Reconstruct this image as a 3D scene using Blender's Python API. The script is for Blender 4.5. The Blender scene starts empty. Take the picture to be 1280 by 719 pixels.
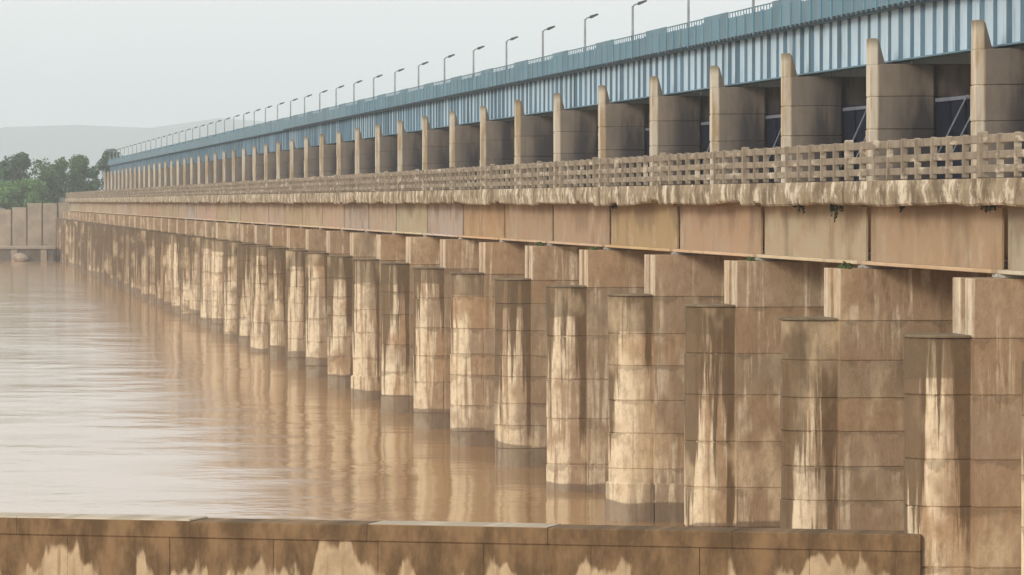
import bpy, math, random
from mathutils import Vector, noise
R = math.radians
random.seed(7)
sc = bpy.context.scene
col = sc.collection

# ------------------------------------------------------------------ camera
# +Y runs along the barrage towards the far bank, +X from the river side to the gates, water at z = 0
F_PX = 6000.0
CAM_Z = 9.7
YAW = math.atan2(725.0, F_PX)
PITCH = math.atan2(107.5, F_PX)
cam = bpy.data.cameras.new('camera')
cam.sensor_width = 36.0
cam.lens = 36.0 * F_PX / 1280.0
cam.clip_start = 1.0
cam.clip_end = 60000.0
cam_o = bpy.data.objects.new('camera', cam)
cam_o.location = (0, 0, CAM_Z)
cam_o.rotation_euler = (R(90) - PITCH, 0, -YAW)
col.objects.link(cam_o)
sc.camera = cam_o

# ------------------------------------------------------------------ sky and sun (hazy overcast)
SUN_EL, SUN_AZ = R(20), R(-133)          # azimuth measured from +Y towards +X
world = bpy.data.worlds.new('World')
sc.world = world
world.use_nodes = True
wn, wl = world.node_tree.nodes, world.node_tree.links
wn.clear()
w_out = wn.new('ShaderNodeOutputWorld')
w_bg = wn.new('ShaderNodeBackground')
w_sky = wn.new('ShaderNodeTexSky')
w_sky.sky_type = 'NISHITA'
w_sky.sun_disc = False
w_sky.sun_elevation = SUN_EL
w_sky.sun_rotation = SUN_AZ
w_sky.dust_density = 4.0
w_hs = wn.new('ShaderNodeHueSaturation')
w_hs.inputs['Saturation'].default_value = 0.35
w_mix = wn.new('ShaderNodeMix')
w_mix.data_type = 'RGBA'
w_mix.inputs[0].default_value = 0.82
w_mix.inputs[7].default_value = (9.6, 9.75, 9.75, 1)     # cloud cover
wl.new(w_sky.outputs[0], w_hs.inputs['Color'])
wl.new(w_hs.outputs[0], w_mix.inputs[6])
wl.new(w_mix.outputs[2], w_bg.inputs['Color'])
w_bg.inputs['Strength'].default_value = 0.1
wl.new(w_bg.outputs[0], w_out.inputs[0])

sun = bpy.data.lights.new('sun', 'SUN')
sun.energy = 1.5
sun.angle = R(14)
sun.color = (1.0, 0.95, 0.88)
sun_o = bpy.data.objects.new('sun', sun)
sd = Vector((math.sin(SUN_AZ) * math.cos(SUN_EL), math.cos(SUN_AZ) * math.cos(SUN_EL), math.sin(SUN_EL)))
sun_o.rotation_euler = (-sd).to_track_quat('-Z', 'Y').to_euler()
sun_o.location = sd * 300
col.objects.link(sun_o)

sc.view_settings.view_transform = 'Standard'
sc.view_settings.look = 'None'
sc.view_settings.gamma = 1.0
sc.view_settings.use_curve_mapping = False
sc.view_settings.exposure = 0.30
sc.cycles.use_denoising = True
sc.cycles.max_bounces = 8
sc.cycles.volume_bounces = 3


# ------------------------------------------------------------------ helpers
def tag(o, label=None, cat=None, group=None, kind=None):
    if label: o['label'] = label
    if cat: o['category'] = cat
    if group: o['group'] = group
    if kind: o['kind'] = kind
    return o


def empty(name, loc, label, cat, group=None):
    o = bpy.data.objects.new(name, None)
    o.location = loc
    o.empty_display_size = 0.3
    col.objects.link(o)
    return tag(o, label, cat, group)


def link(name, mesh, parent=None, loc=(0, 0, 0), mat=None):
    o = bpy.data.objects.new(name, mesh)
    o.location = loc
    if parent is not None:
        o.parent = parent
    if mat is not None and not mesh.materials:
        mesh.materials.append(mat)
    col.objects.link(o)
    return o


class MB:
    """collects faces for one mesh"""
    def __init__(self):
        self.v, self.f = [], []

    def box(self, x0, x1, y0, y1, z0, z1):
        b = len(self.v)
        self.v += [(x, y, z) for z in (z0, z1) for y in (y0, y1) for x in (x0, x1)]
        for q in ((0, 2, 3, 1), (4, 5, 7, 6), (0, 1, 5, 4), (2, 6, 7, 3), (0, 4, 6, 2), (1, 3, 7, 5)):
            self.f.append(tuple(b + i for i in q))
        return self

    def bevbox(self, x0, x1, y0, y1, z0, z1, c=0.02):
        return self.lift([(x0, y0), (x1, y0), (x1, y1), (x0, y1)], z0, z1, c)

    def lift(self, poly, z0, z1, c=0.03):
        """vertical prism on a plan outline (counter-clockwise) with chamfered top and bottom edges"""
        n = len(poly)
        ins = []
        for i in range(n):
            p0, p, p1 = Vector(poly[i - 1]), Vector(poly[i]), Vector(poly[(i + 1) % n])
            a, b_ = (p - p0).normalized(), (p1 - p).normalized()
            na, nb = Vector((-a.y, a.x)), Vector((-b_.y, b_.x))
            m = na + nb
            m = m / max(0.3, m.dot(na)) if m.length > 1e-6 else na
            ins.append(p + m * c)
        b = len(self.v)
        for ring, z in ((ins, z0), (poly, z0 + c), (poly, z1 - c), (ins, z1)):
            self.v += [(p[0], p[1], z) for p in ring]
        for r in range(3):
            for i in range(n):
                j = (i + 1) % n
                self.f.append((b + r * n + i, b + r * n + j, b + (r + 1) * n + j, b + (r + 1) * n + i))
        self.f.append(tuple(b + i for i in reversed(range(n))))
        self.f.append(tuple(b + 3 * n + i for i in range(n)))
        return self

    def prism_y(self, prof, y0, y1):
        """profile in x,z extruded along y"""
        b, n = len(self.v), len(prof)
        for y in (y0, y1):
            self.v += [(p[0], y, p[1]) for p in prof]
        for i in range(n):
            j = (i + 1) % n
            self.f.append((b + i, b + j, b + n + j, b + n + i))
        self.f.append(tuple(b + i for i in reversed(range(n))))
        self.f.append(tuple(b + n + i for i in range(n)))
        return self

    def tube(self, pts, r, n=6):
        b = len(self.v)
        for k, p in enumerate(pts):
            p = Vector(p)
            d = (Vector(pts[min(k + 1, len(pts) - 1)]) - Vector(pts[max(k - 1, 0)])).normalized()
            s = d.orthogonal().normalized()
            t = d.cross(s)
            rr = r[k] if isinstance(r, (list, tuple)) else r
            for i in range(n):
                a = 2 * math.pi * i / n
                self.v.append(tuple(p + (s * math.cos(a) + t * math.sin(a)) * rr))
        for k in range(len(pts) - 1):
            for i in range(n):
                j = (i + 1) % n
                self.f.append((b + k * n + i, b + k * n + j, b + (k + 1) * n + j, b + (k + 1) * n + i))
        self.f.append(tuple(b + i for i in reversed(range(n))))
        e = b + (len(pts) - 1) * n
        self.f.append(tuple(e + i for i in range(n)))
        return self

    def mesh(self, name, mat, fix=False, smooth=False):
        m = bpy.data.meshes.new(name)
        m.from_pydata(self.v, [], self.f)
        if fix:
            import bmesh
            bm = bmesh.new(); bm.from_mesh(m)
            bmesh.ops.recalc_face_normals(bm, faces=bm.faces)
            bm.to_mesh(m); bm.free()
        m.materials.append(mat)
        if smooth:
            m.polygons.foreach_set('use_smooth', [True] * len(m.polygons))
        m.update()
        return m


ONES = ['', 'first', 'second', 'third', 'fourth', 'fifth', 'sixth', 'seventh', 'eighth', 'ninth', 'tenth', 'eleventh',
        'twelfth', 'thirteenth', 'fourteenth', 'fifteenth', 'sixteenth', 'seventeenth', 'eighteenth', 'nineteenth']


def ordinal(n):
    if n < 20:
        return ONES[n]
    tens = {2: 'twenty', 3: 'thirty', 4: 'forty', 5: 'fifty'}[n // 10]
    if n % 10 == 0:
        return tens[:-1] + 'ieth'
    return tens + '-' + ONES[n % 10]


# ------------------------------------------------------------------ materials
class NT:
    def __init__(self, name):
        self.m = bpy.data.materials.new(name)
        self.m.use_nodes = True
        self.t = self.m.node_tree
        self.t.nodes.clear()
        self.out = self.t.nodes.new('ShaderNodeOutputMaterial')
        self.p = self.t.nodes.new('ShaderNodeBsdfPrincipled')
        self.t.links.new(self.p.outputs[0], self.out.inputs[0])
        g = self.t.nodes.new('ShaderNodeNewGeometry')
        self.pos = g.outputs['Position']
        s = self.t.nodes.new('ShaderNodeSeparateXYZ')
        self.t.links.new(self.pos, s.inputs[0])
        self.X, self.Y, self.Z = s.outputs

    def _in(self, sock, v):
        if hasattr(v, 'is_output') or isinstance(v, bpy.types.NodeSocket):
            self.t.links.new(v, sock)
        else:
            sock.default_value = v

    def math(self, op, a, b=0.0, c=0.0, clamp=False):
        n = self.t.nodes.new('ShaderNodeMath')
        n.operation = op
        n.use_clamp = clamp
        for i, v in enumerate((a, b, c)):
            self._in(n.inputs[i], v)
        return n.outputs[0]

    def scale(self, sx, sy, sz, off=(0, 0, 0), src=None):
        n = self.t.nodes.new('ShaderNodeMapping')
        self.t.links.new(src or self.pos, n.inputs[0])
        n.inputs['Location'].default_value = off
        n.inputs['Scale'].default_value = (sx, sy, sz)
        return n.outputs[0]

    def noise(self, vec, scale=1.0, detail=4.0, rough=0.55):
        n = self.t.nodes.new('ShaderNodeTexNoise')
        self.t.links.new(vec, n.inputs['Vector'])
        n.inputs['Scale'].default_value = scale
        n.inputs['Detail'].default_value = detail
        n.inputs['Roughness'].default_value = rough
        return n.outputs[0]

    def ramp(self, v, lo, hi, a=0.0, b=1.0):
        n = self.t.nodes.new('ShaderNodeMapRange')
        n.interpolation_type = 'SMOOTHSTEP'
        self._in(n.inputs[0], v)
        n.inputs[1].default_value, n.inputs[2].default_value = lo, hi
        n.inputs[3].default_value, n.inputs[4].default_value = a, b
        return n.outputs[0]

    def mix(self, fac, a, b, mode='MIX'):
        n = self.t.nodes.new('ShaderNodeMix')
        n.data_type = 'RGBA'
        n.blend_type = mode
        self._in(n.inputs[0], fac)
        for i, v in ((6, a), (7, b)):
            if isinstance(v, tuple) and len(v) == 3:
                v = v + (1,)
            self._in(n.inputs[i], v)
        return n.outputs[2]

    def objcol(self):
        n = self.t.nodes.new('ShaderNodeObjectInfo')
        return n.outputs['Color'], n.outputs['Random']

    def bump(self, h, strength=0.5, dist=0.02):
        n = self.t.nodes.new('ShaderNodeBump')
        n.inputs['Strength'].default_value = strength
        n.inputs['Distance'].default_value = dist
        self._in(n.inputs['Height'], h)
        self.t.links.new(n.outputs[0], self.p.inputs['Normal'])

    def done(self, color, rough=0.9, spec=0.25, metal=0.0):
        if isinstance(color, tuple) and len(color) == 3:
            color = color + (1,)
        self._in(self.p.inputs['Base Color'], color)
        self._in(self.p.inputs['Roughness'], rough)
        self.p.inputs['Specular IOR Level'].default_value = spec
        self.p.inputs['Metallic'].default_value = metal
        return self.m


LEDGE = CAM_Z - 2.95     # top of the cutwater noses
NOSE_X = 21.0            # river-side tip of the bridge piers
GIRD_B = 8.16            # underside of the road girders


def pier_material():
    n = NT('pier_concrete')
    big = n.noise(n.scale(0.35, 0.35, 0.35), 1, 3)
    c = n.mix(n.ramp(big, 0.35, 0.65), (0.455, 0.30, 0.175), (0.42, 0.30, 0.195))
    # each lift was poured from its own batch
    oc, rnd = n.objcol()
    c = n.mix(0.55, c, n.mix(rnd, (0.48, 0.31, 0.175), (0.39, 0.315, 0.23)))
    mott = n.noise(n.scale(1.6, 1.6, 1.1, (3, 9, 4)), 1, 6, 0.65)
    c = n.mix(n.ramp(mott, 0.35, 0.75, 0.0, 0.45), c, (0.27, 0.165, 0.08))
    # pale lime runs
    lime = n.noise(n.scale(3.4, 3.4, 0.2, (11, 2, 0)), 1, 6, 0.68)
    limek = n.noise(n.scale(0.7, 0.25, 0.5, (5, 1, 7)), 1, 3)
    tip = n.math('MULTIPLY', n.ramp(n.X, 21.15, 22.1, 0.14, 0.0), n.ramp(n.Y, 330, 520, 1.0, 0.2))
    lm = n.math('MULTIPLY', n.ramp(n.math('ADD', lime, tip), 0.50, 0.62), n.ramp(n.math('ADD', limek, tip), 0.42, 0.60), clamp=True)
    c = n.mix(n.math('MULTIPLY', lm, 0.9), c, (0.80, 0.66, 0.46))
    # dark runs that start at the nose cap and the pier top and thin out downwards
    st = n.noise(n.scale(3.6, 3.6, 0.16, (0, 4, 0)), 1, 7, 0.68)
    per = n.noise(n.scale(0.05, 0.21, 0.0, (2, 3, 0)), 1, 2)
    below = n.math('SUBTRACT', LEDGE, n.Z)                       # metres under the nose cap
    fade = n.math('MULTIPLY', below, 0.04)
    top_in = n.ramp(below, -0.05, 0.0)
    on_nose = n.ramp(n.X, 22.24, 22.30, 1.0, 0.22)
    lvl = n.math('ADD', n.ramp(per, 0.36, 0.64, 0.10, 0.36), n.math('SUBTRACT', st, fade))
    lvl = n.math('ADD', lvl, n.ramp(n.Y, 330, 520, 0.0, 0.16))
    off = n.math('ABSOLUTE', n.math('SUBTRACT', n.X, 21.62))
    lvl = n.math('ADD', lvl, n.ramp(off, 0.22, 0.62, -0.10, 0.11))
    run = n.math('MULTIPLY', n.ramp(lvl, 0.60, 0.70), n.math('MULTIPLY', top_in, on_nose))
    c = n.mix(n.math('MULTIPLY', run, 0.9), c, (0.11, 0.066, 0.031))
    b2 = n.math('SUBTRACT', GIRD_B, n.Z)
    lvl2 = n.math('SUBTRACT', n.noise(n.scale(2.2, 2.2, 0.2, (7, 1, 3)), 1, 5, 0.6), n.math('MULTIPLY', b2, 0.13))
    run2 = n.math('MULTIPLY', n.ramp(lvl2, 0.48, 0.60), n.math('SUBTRACT', 1.0, top_in))
    c = n.mix(n.math('MULTIPLY', run2, 0.3), c, (0.20, 0.135, 0.07))
    front = n.math('MULTIPLY', n.ramp(n.X, 22.29, 22.31, 1.0, 0.0), n.math('SUBTRACT', 1.0, top_in))  # column fronts painted pale, standing in for light on them
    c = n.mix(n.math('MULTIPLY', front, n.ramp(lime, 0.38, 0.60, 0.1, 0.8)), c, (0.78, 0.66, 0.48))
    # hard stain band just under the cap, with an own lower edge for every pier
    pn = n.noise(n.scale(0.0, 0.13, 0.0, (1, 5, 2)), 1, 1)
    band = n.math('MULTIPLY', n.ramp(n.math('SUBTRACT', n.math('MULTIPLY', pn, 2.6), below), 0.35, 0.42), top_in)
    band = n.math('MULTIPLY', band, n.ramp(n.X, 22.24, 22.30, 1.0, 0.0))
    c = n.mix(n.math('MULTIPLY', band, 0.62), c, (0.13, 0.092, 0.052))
    # seepage along the pour joints
    tc = n.t.nodes.new('ShaderNodeTexCoord')
    sx = n.t.nodes.new('ShaderNodeSeparateXYZ')
    n.t.links.new(tc.outputs['Object'], sx.inputs[0])
    ph = n.math('SUBTRACT', 1.0, n.math('DIVIDE', sx.outputs[2], 1.1))
    jn = n.noise(n.scale(1.4, 0.6, 0.9, (6, 6, 2)), 1, 4, 0.6)
    seep = n.ramp(n.math('SUBTRACT', n.math('MULTIPLY', n.math('SUBTRACT', jn, 0.42), 1.1), ph), 0.0, 0.07)
    c = n.mix(n.math('MULTIPLY', n.math('MULTIPLY', seep, top_in), 0.4), c, (0.13, 0.085, 0.045))
    sp_n = n.noise(n.scale(1.3, 0.5, 0.3, (12, 3, 1)), 1, 5, 0.7)
    c = n.mix(n.ramp(sp_n, 0.60, 0.70, 0.0, 0.5), c, (0.13, 0.08, 0.04))
    sp_p = n.noise(n.scale(0.8, 0.3, 0.35, (2, 13, 6)), 1, 4, 0.55)
    c = n.mix(n.ramp(sp_p, 0.52, 0.70, 0.0, 0.6), c, (0.70, 0.54, 0.34))
    fine = n.noise(n.scale(4, 4, 2.4, (2, 8, 5)), 1, 8, 0.75)
    c = n.mix(n.ramp(fine, 0.44, 0.66, 0.0, 0.4), c, (0.22, 0.135, 0.065))
    # wet, silted foot
    wet_n = n.noise(n.scale(0.5, 0.9, 0.0, (0, 0, 1)), 1, 2)
    wet_p = n.noise(n.scale(0.0, 0.09, 0.0, (4, 8, 1)), 1, 1)
    wh = n.math('ADD', n.math('MULTIPLY', n.ramp(wet_p, 0.3, 0.7), 0.95), n.math('MULTIPLY', wet_n, 0.35))
    wet = n.ramp(n.math('SUBTRACT', n.Z, wh), -0.2, -0.13, 1.0, 0.0)
    c = n.mix(n.math('MULTIPLY', wet, 0.72), c, (0.16, 0.11, 0.07))
    n.bump(n.math('ADD', n.noise(n.pos, 6, 5, 0.7), n.noise(n.scale(1, 1, 0.2), 2.2, 4)), 0.6, 0.04)
    return n.done(c, n.ramp(wet, 0, 1, 0.92, 0.55))


def tower_material():
    n = NT('gate_pier_concrete')
    _, rnd = n.objcol()
    c = n.mix(rnd, (0.165, 0.13, 0.097), (0.125, 0.104, 0.083))
    mott = n.noise(n.scale(1.2, 1.2, 0.8, (3, 2, 4)), 1, 6, 0.65)
    c = n.mix(n.ramp(mott, 0.4, 0.7, 0.0, 0.6), c, (0.09, 0.072, 0.058))
    st = n.noise(n.scale(3.0, 3.0, 0.15), 1, 5, 0.6)
    c = n.mix(n.ramp(st, 0.52, 0.7, 0.0, 0.7), c, (0.11, 0.085, 0.06))
    # shade inside the gate bays, painted onto the lower pier sides, irregular edge
    shade_n = n.noise(n.scale(1.6, 0.12, 0.25, (4, 4, 1)), 1, 5, 0.6)
    hz = n.math('SUBTRACT', n.math('MULTIPLY', shade_n, 8.2), n.math('SUBTRACT', n.Z, 10.2))
    deep_shade = n.ramp(n.X, 29.7, 30.4)
    c = n.mix(n.math('MULTIPLY', n.math('MULTIPLY', n.ramp(hz, 0.0, 2.2), deep_shade), 0.92), c, (0.038, 0.033, 0.035))
    # cream paint left on the front fin
    fin = n.ramp(n.X, 29.42, 29.50, 1.0, 0.0)
    rust = n.noise(n.scale(2.5, 2.5, 0.35, (9, 9, 9)), 1, 4, 0.6)
    fc = n.mix(n.ramp(rust, 0.42, 0.62), (0.66, 0.57, 0.44), (0.46, 0.33, 0.19))
    fc = n.mix(n.ramp(n.Z, 14.45, 14.85, 0.0, 0.8), fc, (0.16, 0.12, 0.06))
    c = n.mix(fin, c, fc)
    n.bump(n.noise(n.pos, 5, 5, 0.7), 0.6, 0.04)
    return n.done(c)


def girder_material():
    n = NT('girder_paint')
    oc, rnd = n.objcol()
    blot = n.noise(n.scale(1, 0.22, 0.9), 1.3, 6, 0.7)
    c = n.mix(n.ramp(blot, 0.35, 0.7), oc, n.mix(0.4, oc, (0.40, 0.22, 0.09)))
    st = n.noise(n.scale(1, 0.3, 0.12, (2, 2, 2)), 2.0, 6, 0.65)
    c = n.mix(n.ramp(st, 0.52, 0.72, 0.0, 0.5), c, (0.16, 0.10, 0.055))
    pale = n.noise(n.scale(1, 0.5, 0.5, (8, 1, 2)), 1.5, 5, 0.7)
    c = n.mix(n.ramp(pale, 0.52, 0.75, 0.0, 0.5), c, (0.56, 0.45, 0.33))
    low = n.math('SUBTRACT', n.noise(n.scale(1, 0.25, 0.2, (3, 6, 1)), 1.4, 5, 0.65), n.math('MULTIPLY', n.math('SUBTRACT', 9.6, n.Z), 0.22))
    c = n.mix(n.ramp(low, 0.36, 0.52, 0.0, 0.55), c, (0.20, 0.13, 0.07))
    n.bump(n.noise(n.pos, 3, 4, 0.6), 0.3, 0.02)
    return n.done(c, 0.75)


def edge_material():
    n = NT('edge_beam_concrete')
    c = n.mix(n.ramp(n.noise(n.pos, 1.2, 4), 0.35, 0.65), (0.37, 0.29, 0.185), (0.28, 0.215, 0.135))
    st = n.noise(n.scale(1, 0.5, 0.5), 2.2, 7, 0.75)
    c = n.mix(n.ramp(st, 0.48, 0.60, 0.0, 0.9), c, (0.74, 0.64, 0.49))
    dk = n.noise(n.scale(1, 0.33, 0.3, (5, 3, 0)), 2.4, 6, 0.7)
    c = n.mix(n.ramp(dk, 0.48, 0.60, 0.0, 0.85), c, (0.15, 0.105, 0.06))
    n.bump(n.noise(n.pos, 7, 5, 0.7), 0.7, 0.04)
    return n.done(c)


def rail_material():
    n = NT('railing_concrete')
    c = n.mix(n.ramp(n.noise(n.pos, 1.7, 4), 0.35, 0.65), (0.32, 0.262, 0.19), (0.24, 0.195, 0.14))
    k = n.noise(n.scale(1, 0.4, 2, (1, 7, 3)), 1.6, 4, 0.6)
    c = n.mix(n.ramp(k, 0.55, 0.66, 0.0, 0.8), c, (0.60, 0.52, 0.40))
    d = n.noise(n.scale(1, 1, 1, (4, 4, 8)), 2.6, 4, 0.6)
    c = n.mix(n.ramp(d, 0.52, 0.7, 0.0, 0.7), c, (0.14, 0.105, 0.07))
    n.bump(n.noise(n.pos, 9, 4, 0.7), 0.5, 0.03)
    return n.done(c)


def wall_material():
    n = NT('divide_wall_concrete')
    u = n.math('SUBTRACT', n.X, n.math('MULTIPLY', n.Y, 0.39))
    cv = n.t.nodes.new('ShaderNodeCombineXYZ')
    n.t.links.new(u, cv.inputs[0]); n.t.links.new(n.Z, cv.inputs[1])
    cv = cv.outputs[0]
    grain = n.noise(n.scale(1.5, 0.55, 1, src=cv), 1, 7, 0.68)
    dark = n.mix(n.ramp(grain, 0.36, 0.66), (0.11, 0.066, 0.030), (0.25, 0.155, 0.075))
    light = n.mix(n.ramp(n.noise(n.scale(2, 1.5, 1, (3, 0, 0), cv), 1, 5, 0.65), 0.35, 0.7), (0.52, 0.39, 0.24), (0.38, 0.275, 0.165))
    drip = n.noise(n.scale(5.0, 0.25, 1, (7, 0, 0), cv), 1, 4, 0.6)
    light = n.mix(n.ramp(drip, 0.50, 0.68, 0.0, 0.7), light, (0.26, 0.16, 0.08))
    teeth = n.noise(n.scale(1.9, 0.5, 1, (1, 0, 0), cv), 1, 4, 0.45)
    clus = n.noise(n.scale(0.33, 0.0, 1, (8.4, 0, 0), cv), 1, 1, 0.5)
    h = n.math('ADD', n.math('MULTIPLY', teeth, 2.0), n.math('MULTIPLY', clus, 2.1))
    mask = n.ramp(n.math('SUBTRACT', h, n.math('MULTIPLY', n.math('SUBTRACT', n.Z, 1.6), 0.6)), 2.08, 2.24)
    mask = n.math('MULTIPLY', mask, n.ramp(n.Z, 2.08, 2.18, 1, 0))
    c = n.mix(mask, dark, light)
    c = n.mix(n.ramp(n.Z, 2.50, 2.515), c, n.mix(n.ramp(grain, 0.4, 0.6), (0.52, 0.44, 0.33), (0.40, 0.33, 0.24)))  # coping top painted paler for the skylight it reflects
    n.bump(n.noise(n.pos, 6, 5, 0.7), 0.6, 0.03)
    return n.done(c)


def blue_material():
    n = NT('blue_paint')
    oc, rnd = n.objcol()
    fade = n.noise(n.scale(1.0, 0.5, 0.5), 1.0, 4, 0.6)
    c = n.mix(n.ramp(fade, 0.35, 0.7, 0.0, 0.45), oc, n.mix(0.5, oc, (0.25, 0.34, 0.39)))
    st = n.noise(n.scale(3, 1.5, 0.25), 1.5, 4, 0.6)
    c = n.mix(n.ramp(st, 0.55, 0.72, 0.0, 0.5), c, (0.10, 0.13, 0.13))
    return n.done(c, 0.5, 0.4)


def simple(name, col_, rough=0.7, spec=0.3, metal=0.0, var=0.35, scale=2.0):
    n = NT(name)
    d = tuple(x * (1 - var) for x in col_)
    c = n.mix(n.ramp(n.noise(n.pos, scale, 4, 0.6), 0.3, 0.7), col_, d)
    return n.done(c, rough, spec, metal)


def leaf_material(name, a, b):
    n = NT(name)
    k = n.noise(n.pos, 0.5, 3, 0.6)
    k2 = n.noise(n.pos, 3.0, 2, 0.6)
    c = n.mix(n.ramp(k, 0.35, 0.65), a, b)
    c = n.mix(n.ramp(k2, 0.35, 0.65, 0.0, 0.5), c, tuple(x * 0.5 for x in a))
    return n.done(c, 0.6, 0.2)


def water_material():
    n = NT('river_water')
    silt = n.noise(n.scale(0.02, 0.008, 0), 1, 3)
    c = n.mix(n.ramp(silt, 0.35, 0.65), (0.44, 0.24, 0.09), (0.48, 0.28, 0.125))
    w1 = n.noise(n.scale(0.22, 0.16, 0.0), 1, 3, 0.5)
    w2 = n.noise(n.scale(1.7, 1.1, 0.0, (5, 2, 0)), 1, 3, 0.5)
    w3 = n.noise(n.scale(0.07, 0.035, 0.0, (5, 2, 0)), 1, 2, 0.5)
    gust = n.ramp(w3, 0.38, 0.62, 0.35, 1.5)
    h = n.math('ADD', n.math('MULTIPLY', w1, 0.62), n.math('MULTIPLY', w2, 0.07))
    n.bump(n.math('MULTIPLY', h, gust), 1.0, 0.12)
    m = n.done(c, 0.10, 0.5)
    n.p.inputs['IOR'].default_value = 1.33
    return m


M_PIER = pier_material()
M_TOWER = tower_material()
M_GIRD = girder_material()
M_EDGE = edge_material()
M_RAIL = rail_material()
M_WALL = wall_material()
M_BLUE = blue_material()
M_WATER = water_material()
M_ROAD = simple('road_slab', (0.22, 0.20, 0.17), 0.95)
M_BEAR = simple('bearing_pad', (0.55, 0.52, 0.47), 0.8)
M_GATE = simple('gate_navy', (0.005, 0.009, 0.024), 0.8, 0.15)
M_GATE_TOP = simple('gate_pale', (0.20, 0.21, 0.25), 0.6)
M_ROD = simple('rod_steel', (0.42, 0.44, 0.50), 0.5, 0.4)
M_BOLT = simple('dark_steel', (0.05, 0.065, 0.075), 0.6)
M_POLE = simple('galvanised', (0.33, 0.34, 0.35), 0.5, 0.4)
M_HEAD = simple('lamp_housing', (0.10, 0.105, 0.11), 0.5)
M_GROUND = simple('river_bed', (0.20, 0.14, 0.085), 0.95, scale=0.05)
M_BANK = simple('bank_earth', (0.15, 0.15, 0.075), 0.95, scale=0.08)
M_HILL = simple('hill_scrub', (0.09, 0.11, 0.07), 0.95, scale=0.004)
M_ABUT = simple('abutment_concrete', (0.40, 0.31, 0.22), 0.9, var=0.3, scale=0.5)
M_ABUT_D = simple('abutment_footing', (0.20, 0.155, 0.11), 0.9, var=0.5, scale=0.4)
M_DIRT = simple('ledge_dirt', (0.24, 0.18, 0.11), 0.95, var=0.5)
M_BARK = simple('bark', (0.11, 0.085, 0.06), 0.9)
M_LEAF = [leaf_material('leaf_dark', (0.035, 0.09, 0.04), (0.05, 0.12, 0.05)),
          leaf_material('leaf_mid', (0.06, 0.15, 0.05), (0.085, 0.19, 0.06)),
          leaf_material('leaf_light', (0.13, 0.26, 0.08), (0.16, 0.29, 0.10))]
M_WEED = leaf_material('weed', (0.035, 0.032, 0.014), (0.06, 0.055, 0.022))
M_GRASS = leaf_material('tuft', (0.075, 0.13, 0.03), (0.12, 0.16, 0.05))

# ------------------------------------------------------------------ layout
BAY = 15.34
Y0 = 102.5
K_END = 47
def yk(k): return Y0 + BAY * k

# ------------------------------------------------------------------ ground, water, far bank, hills
mb = MB(); mb.box(-9500, 9500, -400, 9500, -6.0, -4.0)
tag(link('ground', mb.mesh('ground', M_GROUND)), kind='structure')

mb = MB()
mb.v = [(-9400, -390, -0.27), (9400, -390, -0.27), (9400, 835, -0.27), (-9400, 835, -0.27)]
mb.f = [(0, 1, 2, 3)]
tag(link('river_water', mb.mesh('river_water', M_WATER)), kind='structure')

Y_AB = yk(K_END) + 3.2        # face of the far abutment
mb = MB()
nx, ny = 60, 30
xs = [-9400 + 18800 * (0.5 + 0.5 * math.copysign(abs(2 * i / nx - 1) ** 2.2, i - nx / 2)) for i in range(nx + 1)]
ys = [Y_AB + 6 + (9400 - Y_AB - 6) * (j / ny) ** 2.5 for j in range(ny + 1)]
for j, y in enumerate(ys):
    for x in xs:
        z = 8.1 + (1.2 * noise.noise((x * 0.01, y * 0.01, 0)) if j > 1 else 0)
        mb.v.append((x, y, z))
for j in range(ny):
    for i in range(nx):
        a = j * (nx + 1) + i
        mb.f.append((a, a + 1, a + nx + 2, a + nx + 1))
b = len(mb.v)
for x in xs: mb.v.append((x, ys[0] - 2.0, -5.0))
for i in range(nx): mb.f.append((b + i, b + i + 1, i + 1, i))
tag(link('far_bank', mb.mesh('far_bank', M_BANK, smooth=True)), kind='structure')


def ridge(name, yc, base_h, seed, width, peak_x, peak_h):
    mb = MB()
    nx, ny = 140, 10
    for j in range(ny + 1):
        t = j / ny
        prof = math.sin(math.pi * t) ** 1.2
        for i in range(nx + 1):
            x = -8500 + 17000 * i / nx
            h = base_h * (0.55 + 0.9 * noise.fractal((x * 0.0009, seed, 0), 1.0, 2.0, 4))
            h = max(h, 12) + peak_h * math.exp(-((x - peak_x) / 650.0) ** 2)
            mb.v.append((x, yc + (t - 0.5) * width + 120 * noise.noise((x * 0.002, seed, 3)), 6 + h * prof * (1 + 0.15 * noise.noise((x * 0.006, t * 5, seed)))))
    for j in range(ny):
        for i in range(nx):
            a = j * (nx + 1) + i
            mb.f.append((a, a + 1, a + nx + 2, a + nx + 1))
    tag(link(name, mb.mesh(name, M_HILL, smooth=True)), kind='structure')


ridge('hills', 8200, 125, 3.3, 1200, 390, 95)

# ------------------------------------------------------------------ bridge piers
HT = 1.1          # half thickness
NOSE_HALF = 0.80  # the cutwater is slimmer than the pier wall
SHOULDER = 22.28


def nose_plan(x_tip, x_end, x_flat=None, half=HT, n=7, dx=0.0, dy=0.0):
    x_flat = x_flat or x_tip + 0.95
    pts, body = [], half
    half = min(half, NOSE_HALF + half - HT)
    for i in range(-n, n + 1):
        a = math.pi / 2 * i / n
        pts.append((x_flat - (x_flat - x_tip - dx) * math.cos(a), (half + dy) * math.sin(a)))
    # from -half side over the tip to +half side; close at the far end, counter-clockwise
    pts = list(reversed(pts))
    if x_end < 23.0:                       # cap: the nose alone
        return [(x_end, half)] + pts + [(x_end, -half)]
    return [(x_end, body), (SHOULDER, body), (SHOULDER, half)] + pts + [(SHOULDER, -half), (SHOULDER, -body), (x_end, -body)]


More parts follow.
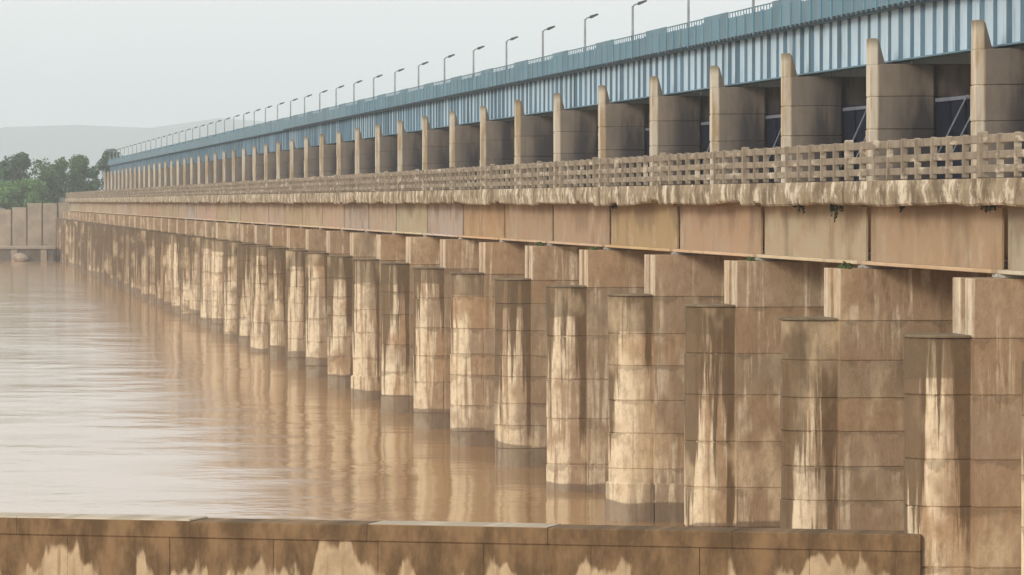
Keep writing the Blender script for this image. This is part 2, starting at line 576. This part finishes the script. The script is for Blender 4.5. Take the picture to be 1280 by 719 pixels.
LIFT_H = 1.1
lift_variants = []
for v in range(6):
    mb = MB()
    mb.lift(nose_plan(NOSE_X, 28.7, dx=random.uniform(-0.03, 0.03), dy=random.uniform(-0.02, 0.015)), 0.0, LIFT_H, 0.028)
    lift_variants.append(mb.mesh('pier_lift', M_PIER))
mb = MB(); mb.lift(nose_plan(NOSE_X, 28.7), -3.9, -0.9, 0.03)
foot_mesh = mb.mesh('pier_foundation', M_PIER)
mb = MB(); mb.lift(nose_plan(NOSE_X - 0.1, 28.7, x_flat=NOSE_X + 0.95, half=HT + 0.09), -1.0, 0.95, 0.05)
plinth_mesh = mb.mesh('pier_plinth', M_PIER)
mb = MB(); mb.lift(nose_plan(NOSE_X - 0.05, 22.27, x_flat=NOSE_X + 0.95, half=HT + 0.05), 0, 0.06, 0.012)
cap_mesh = mb.mesh('nose_cap', M_DIRT)
mb = MB()
cp = [(SHOULDER, -HT), (28.7, -HT), (28.7, HT), (SHOULDER, HT), (SHOULDER, 0.28), (22.42, 0.28), (22.42, -0.18), (SHOULDER, -0.18)]
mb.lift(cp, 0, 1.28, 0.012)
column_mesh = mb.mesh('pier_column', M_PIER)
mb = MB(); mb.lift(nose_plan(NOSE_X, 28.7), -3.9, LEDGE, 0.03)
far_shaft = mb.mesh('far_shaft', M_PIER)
mb = MB(); mb.bevbox(23.05, 23.75, -0.62, -0.14, 0, 0.09, 0.015)
bear_mesh = mb.mesh('bearing', M_BEAR)

# one unusually long cutwater on the pier before the divide wall
long_lifts = []
for v in range(2):
    mb = MB(); mb.lift(nose_plan(NOSE_X - 0.95, 28.7, x_flat=NOSE_X + 0.6, dy=0.02 * v), 0.0, LIFT_H, 0.028)
    long_lifts.append(mb.mesh('long_lift', M_PIER))

for k in range(-1, K_END + 1):
    if k == -1:
        lab = 'brown concrete bridge pier on the near side of the divide wall'
    elif k == 0:
        lab = 'stained concrete bridge pier that the low divide wall runs into'
    else:
        lab = 'stained round-nosed bridge pier, %s beyond the one at the divide wall' % ordinal(k)
    p = empty('bridge_pier', (0, yk(k), 0), lab, 'pier', 'bridge piers standing in the river')
    rnd = random.Random(100 + k)
    if k <= 24:
        z = LEDGE
        link('foundation', foot_mesh, p)
        n_lift = rnd.choice([5, 6, 6, 7, 8])
        cuts = [LEDGE * (1 - (i + rnd.uniform(-.12, .12)) / (n_lift - 0.6)) for i in range(1, n_lift)] + [-0.95]
        for zc in cuts:
            q = link('concrete_lift', rnd.choice(long_lifts if k == -1 else lift_variants), p, (0, 0, zc))
            q.scale = (1, 1, (z - zc) / LIFT_H)
            z = zc
    else:
        link('shaft', far_shaft, p)
    cap = link('nose_cap', cap_mesh, p, (rnd.uniform(-.03, .03), 0, LEDGE + 0.003))
    if k in (3, 9, 14):
        link('plinth', plinth_mesh, p)
    c = link('column', column_mesh, p, (0, 0, LEDGE + 0.004))
    for s in (0, 0.76):
        link('bearing', bear_mesh, p, (0, s, LEDGE + 1.286))

# ------------------------------------------------------------------ road spans
GAP = 0.30
L = BAY - 2 * GAP


def girder_mesh(x, face):
    mb = MB()
    mb.box(x, x + 0.05, GAP, BAY - GAP, GIRD_B + 0.06, 9.56)
    for y in (() if face else (GAP + 0.02, BAY - GAP - 0.09)):
        mb.box(x - 0.17 if face else x + 0.052, x - 0.002 if face else x + 0.2, y, y + 0.07, GIRD_B + 0.06, 9.56)
    return mb.mesh('girder_web', M_GIRD)


gw_front, gw_back = girder_mesh(23.2, True), girder_mesh(27.6, False)
mb = MB(); mb.bevbox(23.2 - 0.24, 23.2 + 0.25, GAP, BAY - GAP, GIRD_B - 0.03, GIRD_B + 0.058, 0.012)
fl_mesh = mb.mesh('girder_flange', M_GIRD)
mb = MB(); mb.bevbox(27.6 - 0.2, 27.6 + 0.25, GAP, BAY - GAP, GIRD_B, GIRD_B + 0.058, 0.01)
fl_back = mb.mesh('girder_flange', M_GIRD)
mb = MB(); mb.box(23.32, 28.55, 0.04, BAY - 0.04, 9.66, 10.0)
slab_mesh = mb.mesh('deck_slab', M_ROAD)
mb = MB(); mb.box(23.08, 23.28, GAP, BAY - GAP, 9.563, 9.655)
hau_mesh = mb.mesh('haunch', M_GIRD)


def edge_beam(seed):
    """edge beam with a broken, sagging lower edge"""
    mb = MB()
    n = 120
    for i in range(n + 1):
        y = 0.02 + (BAY - 0.04) * i / n
        low = 9.62 + 0.13 * noise.noise((y * 0.16, seed * 3.1, 0)) + 0.03 * noise.noise((y * 0.6, seed * 5.7, 1)) \
            + 0.012 * noise.noise((y * 3.0, seed, 2))
        if noise.noise((y * 0.35, seed * 9.1, 4)) > 0.36:
            low += 0.09
        bulge = 0.025 * noise.noise((y * 1.3, seed, 7))
        for x, z in ((22.56 + bulge, 10.2), (22.53 + bulge, 9.95), (22.55 + bulge, low + 0.05), (22.60, low), (23.02, 9.66), (23.295, 9.66), (23.295, 10.2)):
            mb.v.append((x, y, z))
    for i in range(n):
        for q in range(7):
            a, b_ = i * 7 + q, i * 7 + (q + 1) % 7
            mb.f.append((a, a + 7, b_ + 7, b_))
    mb.f.append(tuple(reversed(range(7))))
    mb.f.append(tuple(n * 7 + q for q in range(7)))
    return mb.mesh('edge_beam', M_EDGE, fix=True)


edge_meshes = [edge_beam(s) for s in range(1, 7)]

TAN = (0.40, 0.295, 0.19); ORANGE = (0.42, 0.27, 0.15); PINK = (0.41, 0.28, 0.175); GREY = (0.41, 0.35, 0.28); PALE = (0.44, 0.345, 0.24)
span_cols = {-1: GREY, 0: TAN, 1: PALE, 2: TAN, 3: ORANGE, 4: PINK, 5: PINK, 6: ORANGE, 7: GREY, 8: PALE, 9: PALE, 10: GREY, 11: PALE, 12: PALE, 13: TAN}
for k in range(-2, K_END):
    if k == -2:
        lab = 'road span landing on the bridge pier before the divide wall'
    elif k == -1:
        lab = 'grey road girder span ending at the pier with the divide wall'
    elif k == 0:
        lab = 'tan girder road span starting at the pier with the divide wall'
    else:
        lab = 'girder road span starting at the %s pier beyond the divide wall' % ordinal(k)
    s = empty('bridge_span', (0, yk(k), 0), lab, 'bridge span', 'road spans along the barrage')
    rnd = random.Random(300 + k)
    c = span_cols.get(k) or rnd.choice([TAN, PALE, GREY, PALE, TAN])
    c = tuple(x * rnd.uniform(0.93, 1.05) for x in c) + (1,)
    g = link('girder', gw_front, s); g.color = c
    f = link('flange', fl_mesh, g); f.color = tuple(min(0.8, x * 1.6) for x in c[:3]) + (1,)  # front flange coloured paler to paint in the highlight on its lip
    g = link('girder', gw_back, s); g.color = c
    f = link('flange', fl_back, g); f.color = c
    h = link('haunch', hau_mesh, s); h.color = c
    link('deck_slab', slab_mesh, s)
    link('edge_beam', edge_meshes[(k * 5 + k // 6) % 6], s)

# ------------------------------------------------------------------ parapet railing along the road
N_CELL = 9
STEP = (BAY - 0.04) / N_CELL
RZ = 10.2
mb = MB(); mb.bevbox(-0.075, 0.055, -0.08, 0.08, 0.003, 0.965, 0.02)
post_mesh = mb.mesh('railing_post', M_RAIL)
mb = MB(); mb.bevbox(22.61, 22.79, -0.15, 0.15, 0.003, 1.03, 0.03)
mpost_mesh = mb.mesh('railing_main_post', M_RAIL)
rail_meshes = []
for (z0, z1) in ((0.12, 0.29), (0.43, 0.60), (0.76, 0.95)):
    mb = MB(); mb.bevbox(22.66, 22.745, 0.06, BAY - 0.06, z0, z1, 0.015)
    rail_meshes.append(mb.mesh('railing_rail', M_RAIL))
mb = MB()
for (z0, z1) in ((0.12, 0.29), (0.43, 0.60), (0.76, 0.95)):
    mb.box(22.66, 22.745, 0.06, BAY - 0.06, z0, z1)
for i in range(1, N_CELL):
    mb.box(22.625, 22.755, STEP * i - 0.08, STEP * i + 0.08, 0.003, 0.99)
mb.box(22.61, 22.79, -0.15, 0.17, 0.003, 1.03)
far_rail = mb.mesh('far_railing', M_RAIL)
for k in range(-2, K_END):
    if k < 0:
        lab = ['concrete parapet railing on the grey span ending at the divide wall pier',
               'concrete parapet railing on the span before the grey girder span'][-k - 1]
    elif k == 0:
        lab = 'concrete parapet railing on the span starting at the divide wall pier'
    else:
        lab = 'concrete parapet railing on the span starting %s pier beyond the divide wall' % ordinal(k)
    if k < 16:
        r = empty('parapet_railing', (0, yk(k), RZ), lab, 'railing', 'railings along the road')
        rnd = random.Random(500 + k)
        mp = link('main_post', mpost_mesh, r)
        for i in range(1, N_CELL):
            q = link('post', post_mesh, r, (22.70 + rnd.uniform(-.012, .012), STEP * i + rnd.uniform(-.05, .05), rnd.uniform(0, .018)))
            q.rotation_euler = (rnd.uniform(-.02, .02), rnd.uniform(-.02, .02), 0)
        for m in rail_meshes:
            link('rail', m, r, (rnd.uniform(-.008, .008), 0, rnd.uniform(-.012, .012)))
    else:
        tag(link('parapet_railing', far_rail, None, (0, yk(k), RZ)), lab, 'railing', 'railings along the road')

# ------------------------------------------------------------------ gate piers
GX = 29.23
def tower_plan(dx=0.0, dy=0.0):
    half = 1.1 + dy
    side = [(GX + dx, 0.34), (GX + 0.23, 0.34)]
    for i in range(1, 7):
        a = math.pi / 2 * i / 6
        side.append((GX + 1.38 - 1.13 * math.cos(a), 0.36 + (half - 0.36) * math.sin(a)))
    side += [(31.08, half), (31.08, half - 0.2), (31.38, half - 0.2), (31.38, half), (41.0, half)]
    # +half side from the far end to the fin, then back along the -half side
    return list(reversed(side)) + [(x, -y) for x, y in side]


TOWER_TOP = 14.0
TL = 1.02
tower_lifts = []
for v in range(4):
    mb = MB(); mb.lift(tower_plan(random.uniform(-.02, .02), random.uniform(-.02, .015)), 0, TL, 0.03)
    tower_lifts.append(mb.mesh('tower_lift', M_TOWER))
mb = MB(); mb.lift(tower_plan(), -3.9, TOWER_TOP - 4 * TL, 0.03)
tower_base = mb.mesh('tower_base', M_TOWER)
mb = MB(); mb.lift(tower_plan(), -3.9, TOWER_TOP, 0.03)
tower_far = mb.mesh('tower_far', M_TOWER)
mb = MB(); mb.prism_y([(GX + 0.005, 0.003), (GX + 0.47, 0.003), (GX + 0.27, 0.74), (GX + 0.19, 0.82), (GX + 0.005, 0.82)], -0.33, 0.33)
fin_mesh = mb.mesh('fin_top', M_TOWER, fix=True)

for k in range(0, K_END + 1):
    lab = ('gate pier with cream fin standing behind the divide wall bridge pier' if k == 0 else
           'gate pier with cream fin behind the %s bridge pier beyond the divide wall' % ordinal(k))
    t = empty('gate_pier', (0, yk(k), 0), lab, 'gate pier', 'gate piers behind the road')
    rnd = random.Random(700 + k)
    if k <= 22:
        link('tower_base', tower_base, t)
        for i in range(4):
            link('concrete_lift', rnd.choice(tower_lifts), t, (0, 0, TOWER_TOP - (i + 1) * TL))
    else:
        link('tower', tower_far, t)
    link('fin', fin_mesh, t, (0, 0, TOWER_TOP))

# ------------------------------------------------------------------ sluice gates
GY0, GY1 = 0.92, BAY - 0.92
mb = MB(); mb.box(31.20, 31.26, GY0, GY1, -1.0, 12.8)
skin_mesh = mb.mesh('gate_skin', M_GATE)
mb = MB(); mb.bevbox(31.14, 31.36, GY0, GY1, 12.803, 12.92, 0.01)
gtop_mesh = mb.mesh('gate_beam', M_GATE_TOP)
mb = MB(); mb.box(31.12, 31.198, -0.05, 0.05, 6.0, 12.78)
rib_mesh = mb.mesh('gate_rib', M_GATE)
def rod(ya, za, yb, zb):
    mb = MB(); mb.tube([(31.06, ya, za), (31.06, yb, zb)], 0.028, 6)
    return mb.mesh('gate_rod', M_ROD)
rod_meshes = [rod(GY1 - 0.3, 10.9, GY1 - 5.2, 12.9), rod(GY1 - 2.4, 10.9, GY1 - 7.3, 12.9), rod(GY1 - 4.5, 10.9, GY1 - 9.4, 12.9)]
for k in range(0, K_END):
    lab = ('dark blue sluice gate between the first two gate piers past the divide wall' if k == 0 else
           'dark blue sluice gate on this side of the gate pier numbered %s past the wall' % ordinal(k + 1))
    if k > 0:
        lab = 'dark blue sluice gate just before the %s gate pier beyond the divide wall' % ordinal(k + 1)
    g = empty('sluice_gate', (0, yk(k), 0), lab, 'sluice gate', 'sluice gates between the gate piers')
    link('skin_plate', skin_mesh, g)
    link('top_beam', gtop_mesh, g)
    if k < 12:
        for i in range(1, 6):
            link('rib', rib_mesh, g, (0, GY0 + (GY1 - GY0) * i / 6, 0))
        for m in rod_meshes:
            link('tie_rod', m, g)

# ------------------------------------------------------------------ blue hoist bridge above the gates
WEB_X = 30.31
HZ0, HZ1 = 14.10, 15.82
WEB_LIT_C = (0.52, 0.65, 0.73, 1); STIFF_SHADE_C = (0.105, 0.17, 0.215, 1); FASC_C = (0.08, 0.175, 0.222, 1)  # web and stiffener tones paint in lit and shaded faces of one blue
mb = MB(); mb.box(WEB_X, WEB_X + 0.03, 0.06, BAY - 0.06, HZ0 + 0.052, HZ1 - 0.042)
hweb_mesh = mb.mesh('hoist_web', M_BLUE)
mb = MB(); mb.box(WEB_X - 0.26, WEB_X + 0.2, 0.05, BAY - 0.05, HZ0, HZ0 + 0.05)
mb.box(WEB_X - 0.26, WEB_X + 0.2, 0.05, BAY - 0.05, HZ1 - 0.04, HZ1)
hfl_mesh = mb.mesh('hoist_flange', M_BLUE)
stiff_meshes = []
for w in (0.09, 0.11, 0.14):
    mb = MB(); mb.box(WEB_X - w, WEB_X - 0.002, -0.03, 0.03, HZ0 + 0.053, HZ1 - 0.043)
    stiff_meshes.append(mb.mesh('stiffener', M_BLUE))
mb = MB(); mb.box(33.76, 33.79, 0.06, BAY - 0.06, HZ0, HZ1)
hback_mesh = mb.mesh('hoist_back', M_BLUE)
mb = MB(); mb.box(29.98, 34.36, 0.03, BAY - 0.03, HZ1 + 0.003, HZ1 + 0.10)
hdeck_mesh = mb.mesh('hoist_deck', M_BLUE)
# parapet: sheet panels, a taller run beside every pier, pickets on the lower run
PX = 29.88
TALL = 5.2
panel_w = (BAY - 0.06) / 8
mb = MB(); mb.box(PX, PX + 0.025, 0.012, panel_w - 0.012, HZ1 - 0.02, 16.62)
ppan_low = mb.mesh('parapet_panel', M_BLUE)
mb = MB(); mb.box(PX - 0.006, PX + 0.025, 0.012, panel_w - 0.012, HZ1 - 0.02, 16.86)
ppan_tall = mb.mesh('parapet_panel_tall', M_BLUE)
mb = MB(); mb.box(PX - 0.05, PX - 0.008, -0.035, 0.035, HZ1 - 0.02, 16.66)
pstrip = mb.mesh('parapet_strip', M_BLUE)
mb = MB()
y = TALL * 0 + panel_w * 3 + 0.2
while y < BAY - 0.1:
    mb.box(PX + 0.03, PX + 0.06, y - 0.02, y + 0.02, 16.3, 16.80)
    y += 0.62
mb.box(PX + 0.025, PX + 0.065, panel_w * 3, BAY - 0.03, 16.80, 16.84)
ppick = mb.mesh('picket_rail', M_BLUE)
mb = MB()
y = 0.5
while y < BAY - 0.3:
    mb.box(PX - 0.10, PX - 0.002, y - 0.09, y + 0.09, HZ1 - 0.06, HZ1 + 0.05)
    y += 0.85
pbrk = mb.mesh('bracket_row', M_BOLT)
for k in range(0, K_END):
    lab = ('blue plate girder with pale ribs over the first sluice gate past the divide wall' if k == 0 else
           'blue ribbed plate girder over the gate before the %s gate pier' % ordinal(k + 1))
    rnd = random.Random(900 + k)
    h = empty('hoist_girder', (0, yk(k), 0), lab, 'plate girder', 'blue girders above the sluice gates')
    w = link('web', hweb_mesh, h); w.color = WEB_LIT_C
    f = link('flange', hfl_mesh, h); f.color = FASC_C
    b_ = link('rear_web', hback_mesh, h); b_.color = WEB_LIT_C
    d = link('walkway', hdeck_mesh, h); d.color = FASC_C
    y = 0.12
    while y < BAY - 0.1:
        q = link('stiffener', rnd.choice(stiff_meshes), h, (0, y, 0))
        v = rnd.uniform(0.8, 1.3)
        q.color = tuple(min(1, x * v) for x in (STIFF_SHADE_C)[:3]) + (1,)
        y += 1.68
    lab = ('blue sheet parapet with pickets above the first sluice gate past the divide wall' if k == 0 else
           'blue sheet walkway parapet above the gate before the %s gate pier' % ordinal(k + 1))
    p = empty('walkway_parapet', (0, yk(k), 0), lab, 'parapet', 'blue parapets along the hoist walkway')
    for i in range(8):
        q = link('panel', ppan_tall if i < 3 else ppan_low, p, (0, 0.03 + i * panel_w, 0))
        v = rnd.uniform(0.85, 1.2)
        q.color = tuple(x * v for x in FASC_C[:3]) + (1,)
        if k < 16:
            q = link('cover_strip', pstrip, p, (0, 0.06 + i * panel_w, 0))
            q.color = tuple(x * 1.7 for x in FASC_C[:3]) + (1,)
    q = link('picket_rail', ppick, p); q.color = FASC_C
    if k < 20:
        tag(link('bracket_row', pbrk, p), kind='stuff')

# ------------------------------------------------------------------ lamps on the hoist walkway
LX = 30.08
mb = MB(); mb.tube([(LX, 0, HZ1 + 0.103), (LX, 0, 18.15)], [0.06, 0.045], 8)
mb.box(LX - 0.1, LX + 0.1, -0.1, 0.1, HZ1 + 0.104, HZ1 + 0.13)
pole_mesh = mb.mesh('lamp_pole', M_POLE)
mb = MB(); mb.tube([(LX, 0, 18.10), (LX + 0.08, 0, 18.20), (LX + 0.24, 0, 18.26)], [0.04, 0.035, 0.03], 6)
arm_mesh = mb.mesh('lamp_arm', M_POLE)
mb = MB(); mb.prism_y([(LX + 0.20, 18.21), (LX + 0.30, 18.19), (LX + 0.62, 18.35), (LX + 0.58, 18.42), (LX + 0.24, 18.32)], -0.13, 0.13)
head_mesh = mb.mesh('lamp_head', M_HEAD, fix=True)
for k in range(0, K_END):
    lab = ('slim walkway lamp above the first sluice gate past the divide wall' if k == 0 else
           'slim grey walkway lamp above the gate before the %s gate pier' % ordinal(k + 1))
    rnd = random.Random(1200 + k)
    t = empty('walkway_lamp', (0, yk(k) + BAY * 0.71, 0), lab, 'lamp', 'lamps along the hoist walkway')
    t.rotation_euler = (rnd.uniform(-.006, .006), 0, 0)
    link('pole', pole_mesh, t); link('arm', arm_mesh, t); link('lamp_head', head_mesh, t)

# ------------------------------------------------------------------ divide wall in the foreground
wr = Vector((21.42, 102.35)); wlft = Vector((1.63, 110.4))
wd = (wlft - wr).normalized()
WLEN = 34.0
dw = empty('divide_wall', (wr.x, wr.y, 0), 'low stained concrete wall running from the bridge pier across the water', 'wall')
dw.rotation_euler = (0, 0, math.atan2(wd.y, wd.x))
TH = 0.6
mb = MB(); mb.box(0.0, WLEN, -TH + 0.06, TH - 0.06, -3.9, 2.11)
core = link('core', mb.mesh('wall_core', M_WALL), dw)
PW = 2.45
mb = MB()
mb.v, mb.f = [], []
mb.bevbox(0.006, PW - 0.006, -TH, TH, -3.85, 2.12, 0.012)
pm = mb.mesh('wall_panel', M_WALL)
cm = []
for hh in (2.50, 2.515, 2.54):
    mb = MB(); mb.bevbox(0.004, PW * 1.7 - 0.004, -TH - 0.035, TH + 0.03, 2.123, hh, 0.025)
    cm.append(mb.mesh('coping_slab', M_WALL))
for i in range(int(WLEN / PW)):
    link('panel', pm, dw, (i * PW, random.uniform(-.01, .01), 0))
seq = [0, 0, 1, 0, 2, 2, 0, 1]
for i in range(int(WLEN / (PW * 1.7))):
    link('coping', cm[seq[i % 8]], dw, (i * PW * 1.7, random.uniform(-.012, .012), 0))

# ------------------------------------------------------------------ far abutment and bank wall
ab = empty('far_abutment', (0, Y_AB, 0), 'beige concrete abutment and bank wall at the far end of the bridge', 'abutment')
bays = 60
for i in range(bays):
    x1 = 21.4 - i * 2.62
    top = 9.4 if i < 2 else (8.7 if i < 3 else 8.3)
    mb = MB(); mb.bevbox(x1 - 2.62 + 0.14, x1 - 0.14, 0, 2.6, -3.8, top, 0.05)
    link('wall_panel', mb.mesh('bank_wall_panel', M_ABUT), ab)
    mb = MB(); mb.box(x1 - 0.16, x1 + 0.16, 0.18, 2.4, -3.8, top - 0.2)
    link('joint', mb.mesh('bank_wall_joint', M_ABUT_D), ab)
mb = MB(); mb.bevbox(21.6, 46, 0, 6.0, -3.8, 9.5, 0.05)
link('bridge_seat', mb.mesh('bridge_seat', M_ABUT), ab)
mb = MB(); mb.bevbox(22.5, 46, 3.0, 90.0, 9.505, 10.25, 0.05)
link('approach_road', mb.mesh('approach_road', M_ROAD), ab)
mb = MB(); mb.bevbox(-140, 20.4, -22.0, -0.003, 1.75, 2.15, 0.05)
lg = link('ledge', mb.mesh('ledge', M_ABUT), ab)
mb = MB(); mb.box(-140, 20.2, -21.5, -0.004, -3.8, 1.745)
link('ledge_core', mb.mesh('ledge_core', M_ABUT_D), ab)
mb = MB(); mb.bevbox(-0.5, 0.5, -21.7, -20.5, -3.8, 1.742, 0.04)
sp = mb.mesh('ledge_post', M_ABUT)
for i in range(30):
    link('ledge_post', sp, ab, (18.5 - i * 4.9, 0, 0))

# boulders on the ledge foot
def boulder(seed, r):
    import bmesh
    bm = bmesh.new()
    bmesh.ops.create_icosphere(bm, subdivisions=2, radius=r)
    for v in bm.verts:
        v.co *= 1 + 0.35 * noise.noise(v.co * 0.9 / r + Vector((seed, 0, 0)))
        v.co.z *= 0.62
    m = bpy.data.meshes.new('boulder'); bm.to_mesh(m); bm.free(); m.materials.append(M_ABUT)
    return m
for i, (x, y, r) in enumerate(((14.6, -23.0, 1.35), (5.0, -23.2, 1.1))):
    tag(link('boulder', boulder(i * 3.3, r), None, (x, Y_AB + y, 0.35)),
        ['rounded pale boulder at the foot of the far bank wall', 'smaller pale boulder farther along the far bank wall'][i], 'boulder', 'boulders at the far bank')

# ------------------------------------------------------------------ trees on the far bank
def make_tree(x, y, h, w, mat, seed, label, zbase=8.0, low=0.15):
    rnd = random.Random(seed)
    t = empty('tree', (x, y, zbase), label, 'tree', 'trees on the far bank')
    mb = MB()
    lean = rnd.uniform(-.06, .06) * h
    mb.tube([(0, 0, -1.0), (lean * .3, 0, h * .25), (lean, 0.1, h * .6), (lean * 1.3, 0, h * .85)], [0.045 * h, 0.035 * h, 0.02 * h, 0.006 * h], 8)
    blobs = []
    for i in range(20):
        a = rnd.uniform(0, 2 * math.pi)
        zz = rnd.uniform(low, 0.92)
        rad = w * 0.5 * math.sqrt(max(0.05, 1 - ((zz - 0.45) / 0.55) ** 2)) * rnd.uniform(0.25, 0.95)
        c = Vector((lean * zz + rad * math.cos(a), rad * math.sin(a), zz * h))
        blobs.append((c, rnd.uniform(0.14, 0.25) * min(h, w)))
        mb.tube([(lean * zz * .6, 0, zz * h * .55), tuple(c * 0.6 + Vector((0, 0, zz * h * .25))), tuple(c)], [0.014 * h, 0.009 * h, 0.003 * h], 5)
    link('trunk', mb.mesh('trunk', M_BARK), t)
    cb = MB()
    for c, r in blobs:
        for j in range(420):
            d = Vector((rnd.gauss(0, 1), rnd.gauss(0, 1), rnd.gauss(0, 1))).normalized()
            p = c + d * r * rnd.uniform(0.45, 1.08) * (1 + 0.35 * noise.noise(d * 2 + c))
            s = rnd.uniform(0.16, 0.36)
            u = Vector((rnd.gauss(0, 1), rnd.gauss(0, 1), rnd.gauss(0, .6))).normalized()
            v = (d + Vector((rnd.gauss(0, .5), rnd.gauss(0, .5), rnd.gauss(0, .5)))).cross(u).normalized()
            b = len(cb.v)
            cb.v += [tuple(p - u * s), tuple(p + v * s * .6), tuple(p + u * s), tuple(p - v * s * .6)]
            cb.f.append((b, b + 1, b + 2, b + 3))
    link('crown', cb.mesh('crown', mat), t)


YT = Y_AB + 26
TREES = [
    (14.4, 2, 10.2, 7.2, 0, 'dark round-crowned tree at the far end of the bank wall'),
    (21.6, 12, 10.0, 8.5, 1, 'tall mid-green tree with a wide crown behind the far abutment'),
    (27.0, 18, 10.6, 6.5, 1, 'narrow green tree rising beside the end of the blue walkway'),
    (17.3, -9, 5.4, 6.5, 2, 'pale green bush at the foot of the wide-crowned tree'),
    (12.9, -12, 4.8, 5.0, 2, 'pale low bush in front of the dark round tree'),
    (6.5, 6, 9.0, 8.0, 0, 'dark tree left of the round-crowned one along the far bank wall'),
    (-3.0, 10, 10.5, 9.0, 1, 'mid-green tree second from the dark one away from the bridge'),
    (-13.0, 4, 8.5, 8.0, 2, 'light tree well away from the bridge on the far bank'),
    (33.5, 22, 11.0, 8.0, 0, 'dark tree standing behind the end of the gate piers'),
    (43.0, 16, 9.5, 8.5, 1, 'mid-green tree hidden behind the gate piers'),
]
for i, (x, dy, h, w, m, lab) in enumerate(TREES):
    make_tree(x, YT + dy, h, w, M_LEAF[m], 40 + i, lab)

# ------------------------------------------------------------------ weeds on the bridge
def weed(loc, length, n, mat, seed, label, hang=True, spread=0.3):
    rnd = random.Random(seed)
    mb = MB()
    mb.box(-.05, .05, -spread, spread, -.015, .015)
    for i in range(n):
        x0, y0 = rnd.uniform(-.03, .03), rnd.uniform(-spread, spread)
        ln = length * rnd.uniform(0.35, 1.0) * (1 - 0.6 * abs(y0) / spread)
        dx, dy = rnd.uniform(-.12, .02), rnd.uniform(-.25, .25)
        sgn = -1 if hang else 1
        pts = [(x0, y0, 0), (x0 + dx * .6, y0 + dy * .4, sgn * ln * .5), (x0 + dx * .7, y0 + dy, sgn * ln)]
        mb.tube(pts, [0.008, 0.007, 0.004], 4)
        for j in range(7):
            f = rnd.uniform(0.1, 1.0)
            p = Vector(pts[0]).lerp(Vector(pts[2]), f)
            s = rnd.uniform(0.03, 0.075)
            u = Vector((rnd.gauss(0, 1), rnd.gauss(0, 1), rnd.gauss(0, 1))).normalized()
            v = u.orthogonal().normalized()
            b = len(mb.v)
            mb.v += [tuple(p - u * s), tuple(p + v * s * .6), tuple(p + u * s), tuple(p - v * s * .6)]
            mb.f.append((b, b + 1, b + 2, b + 3))
    tag(link('weed', mb.mesh('weed', mat), None, loc), label, 'weed', 'weeds on the bridge')


def y_at(px, X):      # where the picture column px meets the plane x = X
    D = F_PX / math.cos(YAW) * X / (px + 85.0)
    return (D - X * math.sin(YAW)) / math.cos(YAW)


weed((22.75, y_at(1046, 22.75), 9.62), 0.50, 16, M_WEED, 1, 'largest dark weed hanging from the broken deck edge', spread=0.7)
weed((22.75, y_at(1001, 22.75), 9.62), 0.27, 9, M_WEED, 2, 'short dark weed under the deck edge next to the largest one', spread=0.5)
weed((22.75, y_at(1129, 22.75), 9.62), 0.26, 6, M_WEED, 3, 'thin dark weed under the deck edge above the tan girder', spread=0.3)
weed((22.75, y_at(1236, 22.75), 9.62), 0.22, 9, M_WEED, 4, 'dark weed under the deck edge over the divide wall pier', spread=0.6)
weed((22.75, y_at(768, 22.75), 9.62), 0.30, 12, M_WEED, 5, 'dark weed under the deck edge at the orange girder joint', spread=0.9)
TUFTS = [(1, -0.4, 0.20, 'green grass tuft on top of the first pier beyond the divide wall'),
         (4, 0.0, 0.16, 'green grass tuft on top of the fourth pier beyond the divide wall'),
         (5, 0.2, 0.18, 'green grass tuft on top of the fifth pier beyond the divide wall'),
         (2, -0.2, 0.12, 'small grass tuft on top of the second pier beyond the divide wall')]
for i, (k, dy, ln, lab) in enumerate(TUFTS):
    weed((22.55 + 0.1 * i, yk(k) + dy, LEDGE + 1.28), ln, 44, M_GRASS, 20 + i, lab, hang=False, spread=0.6)

# ------------------------------------------------------------------ haze
mb = MB(); mb.box(-9600, 9600, -500, 9600, -7.0, 210.0)
hm = bpy.data.materials.new('haze')
hm.use_nodes = True
hn = hm.node_tree.nodes
hn.clear()
ho = hn.new('ShaderNodeOutputMaterial')
hv = hn.new('ShaderNodeVolumePrincipled')
hv.inputs['Color'].default_value = (0.87, 0.95, 1.0, 1)
hv.inputs['Density'].default_value = 0.00023
hm.node_tree.links.new(hv.outputs[0], ho.inputs['Volume'])
hz = link('haze', mb.mesh('haze', hm))
tag(hz, kind='stuff')
